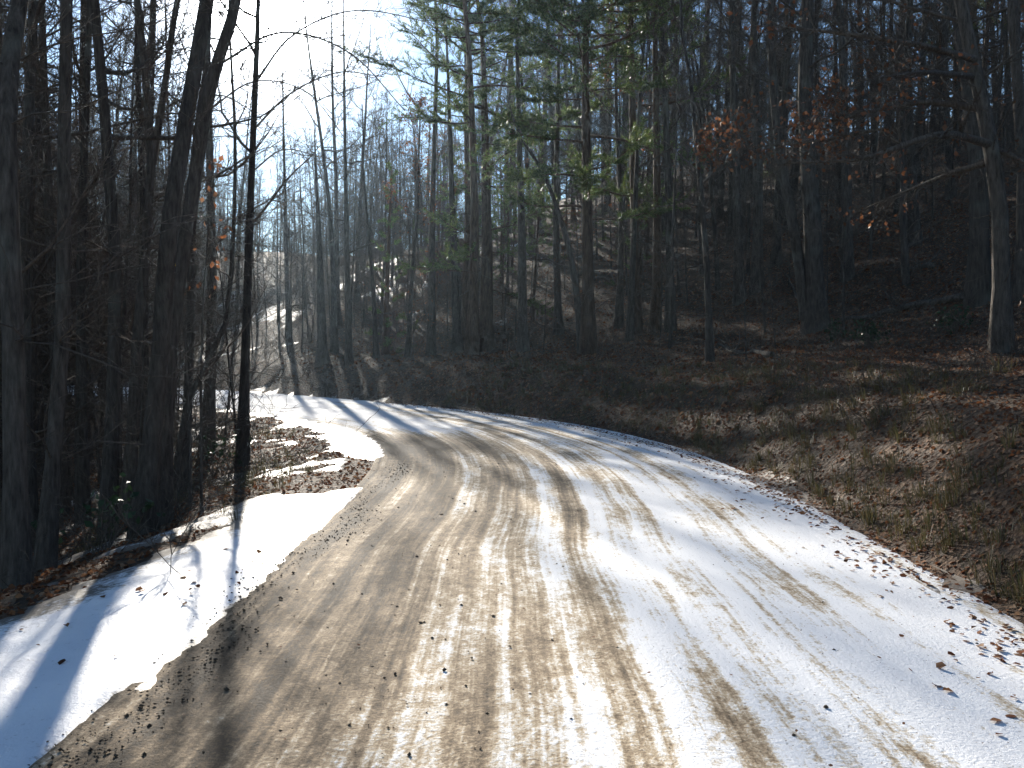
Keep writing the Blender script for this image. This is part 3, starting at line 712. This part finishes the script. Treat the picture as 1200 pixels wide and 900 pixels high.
# the far wood on the ridge reads as one mass
def build_woods():
    rs = np.random.default_rng(90); parts = []
    for i in range(7):
        H = 15; tm, P, R = trunk_mesh(gen_path(H, rs, .05), .13, rs, .16, 5)
        mb, tips = bare_crown(P, R, rs, H, cb=.15, n=26, lim=.2, nsub=7, ntw=2, dead=0, tw=.012)
        parts.append((np.concatenate(tm.v + mb.v), np.concatenate(tm.q + [q + tm.n for q in mb.q])))
    m = MB(); k = tries = 0; seen = []
    while k < 430 and tries < 16000:
        tries += 1; a = rnd.uniform(-.62, .6) if k < 230 else rnd.uniform(-.52, -.08); d = rnd.uniform(62, 118) if k < 230 else rnd.uniform(64, 140); x, y = d * math.sin(a), d * math.cos(a)
        o, dn = zone(x, y) if d < 92 else (20, -1)
        if o < 4 or any((x - p) ** 2 + (y - q) ** 2 < 2.2 for p, q in seen): continue
        s = rnd.uniform(.55, 1.05); z = hgt(x, y)
        while s > .3 and shade_hits(x, y, z, 15 * s) > 0: s *= .9
        V, Q = parts[k % 7]; r = rnd.uniform(0, 6.28); c, sn = math.cos(r) * s, math.sin(r) * s
        m.add(np.stack([V[:, 0] * c - V[:, 1] * sn + x, V[:, 0] * sn + V[:, 1] * c + y, V[:, 2] * s + z], -1), Q); seen.append((x, y)); k += 1
    return m
tag(obj('woods', build_woods(), M_TWIG), 'far bare woods along the ridge, grey against the sky', 'woods', kind='stuff')

# ------------------------------------------------------------------ logs, shrubs, ground cover
def log(label, a, b, r, nb=5, seed=0, name='fallen_log', mat=None):
    rs = np.random.default_rng(500 + seed)
    n = 14; X = np.linspace(a[0], b[0], n); Y = np.linspace(a[1], b[1], n); Z = LAND(X, Y)
    lin = np.linspace(Z[0], Z[-1], n); Z = np.maximum(Z, lin - .1) + r * .8
    P = np.stack([X, Y, Z], -1); P += rs.normal(0, .015, P.shape); c = P[0].copy(); P -= c
    root = thing(name, label, 'log' if name == 'fallen_log' else 'branch', c)
    m = MB(); R = np.linspace(r, r * .35, n); R[0] *= .98; m.tube(P, R, 8, .05, rs); obj('trunk', m, mat or M_LOG, root)
    for i in range(nb):
        k = rs.integers(4, n - 1); bm = MB()
        az = rs.uniform(0, 6.28); Q = stick(P[k], (math.cos(az), math.sin(az), rs.uniform(.1, .9)), rs.uniform(.4, 1.2), 5, rs, .1, .2)
        bm.tube(Q, np.linspace(r * .3, .005, 6), 4); tt = []; twigs(bm, Q, r * .2, .7, rs, 4, 2, tt); obj('branch', bm, mat or M_LOG, root)
def gp(px, py):
    d = hit(px, py); p = at(px, py, d); return (p[0], p[1])
log('long weathered log lying from the pale trunk down to the forked tree', gp(1137, 350), gp(962, 386), .085, 5, 1)
log('short pale broken log lying in a sunlit spot up the slope', gp(1095, 316), gp(1068, 318), .09, 2, 2)
log('pale broken stub leaning beside the forked tree base', gp(938, 358), gp(928, 336), .05, 1, 3)
log('dark thin log lying on leaves behind the bank below the two dark trunks', gp(905, 420), gp(840, 405), .06, 4, 4)
log('thin bent twig lying on the snow of the left shoulder', gp(255, 690), gp(200, 683), .008, 2, 5, 'fallen_branch', M_TWIG)

def shrub(label, px, py, depth, hgt_, nst, nleaf, seed, group=None, sz=.1, mat=M_RHODO):
    rs = np.random.default_rng(600 + seed)
    if depth is None: depth = hit(px, py)
    p = at(px, py, depth); z = hgt(p[0], p[1])
    root = thing('evergreen_shrub', label, 'shrub', (p[0], p[1], z), 0, group)
    m = MB(); lv = MB()
    for i in range(nst):
        az = rs.uniform(0, 6.28); up = rs.uniform(.6, 1.4)
        Q = stick((0, 0, -.05), (math.cos(az) * math.cos(up), math.sin(az) * math.cos(up), math.sin(up)), hgt_ * rs.uniform(.6, 1.1), 6, rs, .2, .15)
        m.tube(Q, np.linspace(.01, .004, 7), 4); tt = []; twigs(m, Q, .006, hgt_, rs, 5, 2, tt, .003); leaf_quads(lv, tipcat(tt)[0], rs, nleaf, sz, .06, .3)
    obj('stem', m, M_TWIG, root); obj('foliage', lv, mat, root)
shrub('low evergreen shrub on the bank below the fallen log', 1022, 408, None, .55, 9, 2, 1, sz=.075)
shrub('small evergreen shrub on the bank just past the forked tree', 975, 400, None, .4, 7, 2, 2, sz=.07)
shrub('glossy evergreen shrub among dark trunks by the left shoulder', 122, 640, 9.2, .8, 6, 1, 3)
shrub('green shrub in shade near the foot of the big oak', 1120, 392, None, .5, 8, 2, 4, sz=.075)
shrub('thin evergreen shrub behind the lone slim tree inside the bend', 250, 545, 15, .8, 6, 1, 5)

def bits(n, xr, yr, keep, size, z_lift=.012, rs=None, tilt=.5):
    """many fallen leaves as bent faces lying on the land"""
    x = rs.uniform(*xr, n); y = yr[0] + (yr[1] - yr[0]) * rs.uniform(0, 1, n) ** 1.4
    s, v = road_coord(x, y)
    k = keep(x, y, s, v - V0); x, y, s, v = x[k], y[k], s[k], v[k]; n = len(x)
    e = .1
    z = LAND(x, y); on = np.abs(s) < HW
    z = np.where(on, road_z(s, v, x, y), z)
    z = np.maximum(z, np.where(SNOWT(x, y) > 0, SNOWS(x, y), -9)) + z_lift
    gx = (LAND(x + e, y) - LAND(x - e, y)) / (2 * e); gy = (LAND(x, y + e) - LAND(x, y - e)) / (2 * e)
    gx[on] = 0; gy[on] = 0
    N = np.stack([-gx, -gy, np.ones(n)], -1) + rs.normal(0, 1, (n, 3)) * np.where(on | (SNOWT(x, y) > 0), tilt * .45, tilt)[:, None]; N /= np.linalg.norm(N, axis=1)[:, None]
    A = np.cross(N, rs.standard_normal((n, 3))); A /= np.linalg.norm(A, axis=1)[:, None]; B = np.cross(N, A)
    sc = size * rs.uniform(.5, 1.3, n)[:, None]; c = np.stack([x, y, z], -1)
    w = rs.uniform(.25, .5, n)[:, None]; up = rs.uniform(-.05, .3, n)[:, None]
    j = lambda a, b: rs.uniform(a, b, n)[:, None]
    V = np.stack([c - A * sc * .5, c + A * sc * .5 + N * sc * up * j(-.5, 1.2),
                  c - A * sc * j(.1, .3) + B * sc * w * j(.6, 1.2) + N * sc * up, c + A * sc * j(.05, .3) + B * sc * w * j(.5, 1.2) + N * sc * up * j(.6, 1.4),
                  c - A * sc * j(.1, .3) - B * sc * w * j(.6, 1.2) + N * sc * up, c + A * sc * j(.05, .3) - B * sc * w * j(.5, 1.2) + N * sc * up * j(.2, 1.4)], 1)
    i = (np.arange(n) * 6)[:, None]
    m = MB(); m.add(V.reshape(-1, 3), np.concatenate([i + np.array([[0, 2, 3, 1]]), i + np.array([[0, 1, 5, 4]])])); return m
rl = np.random.default_rng(77)
def keep_right(x, y, s, d):
    o = s - HW
    edge = np.exp(-np.maximum(-o - .05 + .0 * x, 0) / (.10 + .15 * vnoise(x * 1.5, y * 1.5, 9)))
    p = np.where(o > 0, np.where(o < 1.0, 1.2, 1.0), edge * .95)
    p = p * (.35 + .65 * vnoise(x * 2.2, y * 2.2, 15)) * np.where(o > 0, .6 + .4 * np.clip(12 / np.maximum(np.hypot(x, y), 1), 0, 1), 1)
    return (o > -1.1) & (rl.uniform(0, 1, len(x)) < p)
lm = bits(210000, (-4, 14), (3.2, 30), keep_right, .043, .005, rl)
def keep_left(x, y, s, d):
    dn = -s - HW
    snow = SNOWT(x, y) > .05
    p = np.where(dn > .0, np.where(snow, .004 + .05 * sstep(.6, .85, vnoise(x * 2, y * 2, 33)), .75), 0)
    return (dn > .05) & (rl.uniform(0, 1, len(x)) < p)
l2 = bits(70000, (-12, -1), (4.5, 24), keep_left, .05, .006, rl)
lm.add(np.concatenate(l2.v), np.concatenate(l2.q))
l4 = bits(70000, (-9, 34), (14, 52), lambda x, y, s, d: (s - HW > .3) & (rl.uniform(0, 1, len(x)) < .35 + .65 * vnoise(x * .9, y * .9, 44)), .085, .012, rl)
lm.add(np.concatenate(l4.v), np.concatenate(l4.q))
def keep_road(x, y, s, d):
    return (np.abs(s) < HW - .05) & (rl.uniform(0, 1, len(x)) < .8 * vnoise(x * .8, y * .8, 51) ** 2)
l3 = bits(900, (-2.5, 3), (3, 20), keep_road, .016, .006, rl, .3)
lm.add(np.concatenate(l3.v), np.concatenate(l3.q))
tag(obj('leaf_litter', lm.mesh('leaf_litter', False), M_LITTER), 'brown fallen leaves scattered over the bank, shoulder and road edge', 'leaves', kind='stuff')

def build_grass():
    rs = np.random.default_rng(78); m = MB()
    n = 1900
    y = 3.5 + 22 * rs.uniform(0, 1, n) ** 1.5; s0 = HW + .25 + 2.4 * rs.uniform(0, 1, n) ** 1.3
    v = np.interp(y, LINE[:110, 1], _arc[:110]) if False else V0 + y
    cx = np.interp(v, _arc, LINE[:, 0]); cy = np.interp(v, _arc, LINE[:, 1]); tx = np.interp(v + .1, _arc, LINE[:, 0]) - cx; ty = np.interp(v + .1, _arc, LINE[:, 1]) - cy
    L = np.hypot(tx, ty); tx /= L; ty /= L
    X = cx + ty * s0; Y = cy - tx * s0
    left = rs.uniform(0, 1, n) < .22
    s1 = -(HW + .9 + 2.5 * rs.uniform(0, 1, n)); X = np.where(left, cx + ty * s1, X); Y = np.where(left, cy - tx * s1, Y)
    ok = (~left | (Y > 9)) & (vnoise(X * 1.1, Y * 1.1, 71) > .38)
    X, Y = X[ok], Y[ok]; Z = LAND(X, Y)
    for x, yy, z in zip(X, Y, Z):
        nb = rs.integers(10, 26); h = rs.uniform(.09, .3)
        for j in range(nb):
            az = rs.uniform(0, 6.28); r = rs.uniform(0, .09); ln = h * rs.uniform(.6, 1.2); bend = rs.uniform(.3, 1.3)
            b = np.array([x + r * math.cos(az), yy + r * math.sin(az), z - .02]); o = np.array([math.cos(az) - .5, math.sin(az), 0]); w = np.array([-math.sin(az), math.cos(az), 0]) * .003
            p1 = b + np.array([0, 0, ln * .6]) + o * ln * .2 * bend; p2 = b + np.array([0, 0, ln * (.95 - .3 * bend)]) + o * ln * .6 * bend
            m.add([b - w, b + w, p1 + w * .8, p1 - w * .8, p2], [(0, 1, 2, 3)], [(3, 2, 4)])
    return m
tag(obj('grass', build_grass().mesh('grass', False), M_GRASS), 'dry grass tufts hanging over the foot of the bank', 'grass', kind='stuff')

def build_brush():
    rs = np.random.default_rng(79); m = MB(); n = 14000
    a = rs.uniform(-.6, .6, n); d = 7 + 38 * rs.uniform(0, 1, n) ** .8; x, y = d * np.sin(a), d * np.cos(a)
    s = SGRID(x, y); o, dn = s - HW, -s - HW
    ok = (((o > .9) & (o < 10) & (y > 9)) | ((dn > 1.3) & (y > 7))) & (vnoise(x * .6, y * .6, 88) > .35)
    x, y = x[ok][:4200], y[ok][:4200]; n = len(x)
    az = rs.uniform(0, 6.28, n); up = rs.uniform(.3, 1.4, n); L = rs.uniform(.3, 1.2, n)
    Q = sticks(np.stack([x, y, LAND(x, y) - .03], -1), np.stack([np.cos(az) * np.cos(up), np.sin(az) * np.cos(up), np.sin(up)], -1), L, 5, rs, -.2, .2)
    m.tubes(Q, np.broadcast_to(np.linspace(.005, .002, 6), (n, 6)), 3); tt = []; twigs(m, Q, np.full(n, .004), L, rs, 3, 1, tt, .002)
    return m
tag(obj('undergrowth', build_brush(), M_TWIG), 'tangle of thin bare stems and briars covering the banks', 'undergrowth', kind='stuff')

def build_gravel():
    rs = np.random.default_rng(80); m = MB()
    base = np.array([(1, 0, 0), (-1, 0, 0), (0, 1, 0), (0, -1, 0), (0, 0, .7), (0, 0, -.7)], float)
    tri = [(0, 2, 4), (2, 1, 4), (1, 3, 4), (3, 0, 4), (2, 0, 5), (1, 2, 5), (3, 1, 5), (0, 3, 5)]
    for i in range(2200):
        y = 3 + 14 * rs.uniform() ** 1.6; s = rs.uniform(-2.2, 2.2) if rs.uniform() < .35 else rs.normal(-1.2, .6)
        if i > 520: y = 3 + 10 * rs.uniform() ** 1.4; s = -2.16 + rs.normal(0, .10) + .12 * math.sin(y * 1.7)
        if s > 2.25 or s < -2.5: continue
        x = float(np.interp(V0 + y, _arc, LINE[:, 0])) + s; r = .004 + .010 * rs.uniform() ** 3
        if i > 520: r *= .8
        z = max(.022 + .035 * (1 - (s / 2.4) ** 2), float(SNOWS(x, y)) + .002 if float(SNOWT(x, y)) > .2 else 0)
        m.add(base * r * rs.uniform(.6, 1.3, 3) + rs.normal(0, r * .15, (6, 3)) + np.array([x, y, z]), None, tri)
    return m
tag(obj('gravel', build_gravel().mesh('gravel', False), M_CLOD), 'small dirt clods and pebbles strewn on the road', 'gravel', kind='stuff')

# ------------------------------------------------------------------ sky, sun, haze, camera
w = bpy.data.worlds.new('World'); SC.world = w; w.use_nodes = True
nt = w.node_tree; bg = nt.nodes['Background']
sky = nt.nodes.new('ShaderNodeTexSky'); sky.sky_type = 'NISHITA'; sky.sun_disc = False
sky.sun_elevation = SUN_EL; sky.sun_rotation = SUN_AZ; sky.air_density = 1.0; sky.dust_density = 0.03; sky.ozone_density = 3.0
# the glare of the sun itself in the sky, round the sun's direction
tc = nt.nodes.new('ShaderNodeTexCoord'); dp = nt.nodes.new('ShaderNodeVectorMath'); dp.operation = 'DOT_PRODUCT'; nt.links.new(tc.outputs['Generated'], dp.inputs[0])
dp.inputs[1].default_value = (SUN_H[0] * math.cos(SUN_EL), SUN_H[1] * math.cos(SUN_EL), math.sin(SUN_EL))
def wm(op, a, b=0.0):
    nd = nt.nodes.new('ShaderNodeMath'); nd.operation = op
    for so_, v_ in ((nd.inputs[0], a), (nd.inputs[1], b)):
        if hasattr(v_, 'node'): nt.links.new(v_, so_)
        else: so_.default_value = v_
    return nd.outputs[0]
ang = wm('ARCCOSINE', wm('MINIMUM', dp.outputs['Value'], 1.0))
glow = wm('ADD', wm('MULTIPLY', wm('EXPONENT', wm('MULTIPLY', ang, -1 / .028)), 300.0), wm('MULTIPLY', wm('EXPONENT', wm('MULTIPLY', ang, -1 / .07)), 2.0))
ad = nt.nodes.new('ShaderNodeVectorMath'); ad.operation = 'ADD'; nt.links.new(sky.outputs[0], ad.inputs[0]); nt.links.new(glow, ad.inputs[1])
nt.links.new(ad.outputs[0], bg.inputs[0]); bg.inputs[1].default_value = .06
sd = bpy.data.lights.new('sun', 'SUN'); sd.energy = 5.0; sd.angle = math.radians(.8); sd.color = (1, .93, .82)
so = bpy.data.objects.new('sun', sd); COL.objects.link(so)
sv = Vector((SUN_H[0] * math.cos(SUN_EL), SUN_H[1] * math.cos(SUN_EL), math.sin(SUN_EL)))
so.rotation_euler = sv.to_track_quat('Z', 'Y').to_euler()

HAZE = 0.00032
if HAZE:
    m = MB(); lo, hi = np.array([-202, -50, -6.0]), np.array([202, 242, 37.0])
    V = [(x, y, z) for x in (lo[0], hi[0]) for y in (lo[1], hi[1]) for z in (lo[2], hi[2])]
    m.add(V, [(0, 1, 3, 2), (4, 6, 7, 5), (0, 4, 5, 1), (2, 3, 7, 6), (0, 2, 6, 4), (1, 5, 7, 3)])
    t = NT('haze'); pv = t.n('VolumePrincipled'); pv.inputs['Color'].default_value = (.6, .8, 1, 1); pv.inputs['Density'].default_value = HAZE; pv.inputs['Anisotropy'].default_value = .62
    t.l(pv.outputs[0], t.out.inputs['Volume'])
    tag(obj('haze', m.mesh('haze', False), t.m), 'thin bright winter haze in the air among the trees', 'haze', kind='stuff')

cd = bpy.data.cameras.new('camera'); cam = bpy.data.objects.new('camera', cd); COL.objects.link(cam)
cd.sensor_width = 36; cd.lens = 36 * FPX / W0; cd.clip_start = .05; cd.clip_end = 2000
cam.location = (0, 0, CAMZ); cam.rotation_euler = (math.pi / 2 - PITCH, 0, 0)
SC.camera = cam
SC.view_settings.view_transform = 'Standard'; SC.view_settings.look = 'None'; SC.view_settings.gamma = 1; SC.view_settings.exposure = 1.5
SC.cycles.max_bounces = 4; SC.cycles.diffuse_bounces = 2; SC.cycles.volume_bounces = 0; SC.cycles.transparent_max_bounces = 4
SC.cycles.use_denoising = True; SC.cycles.adaptive_threshold = .015
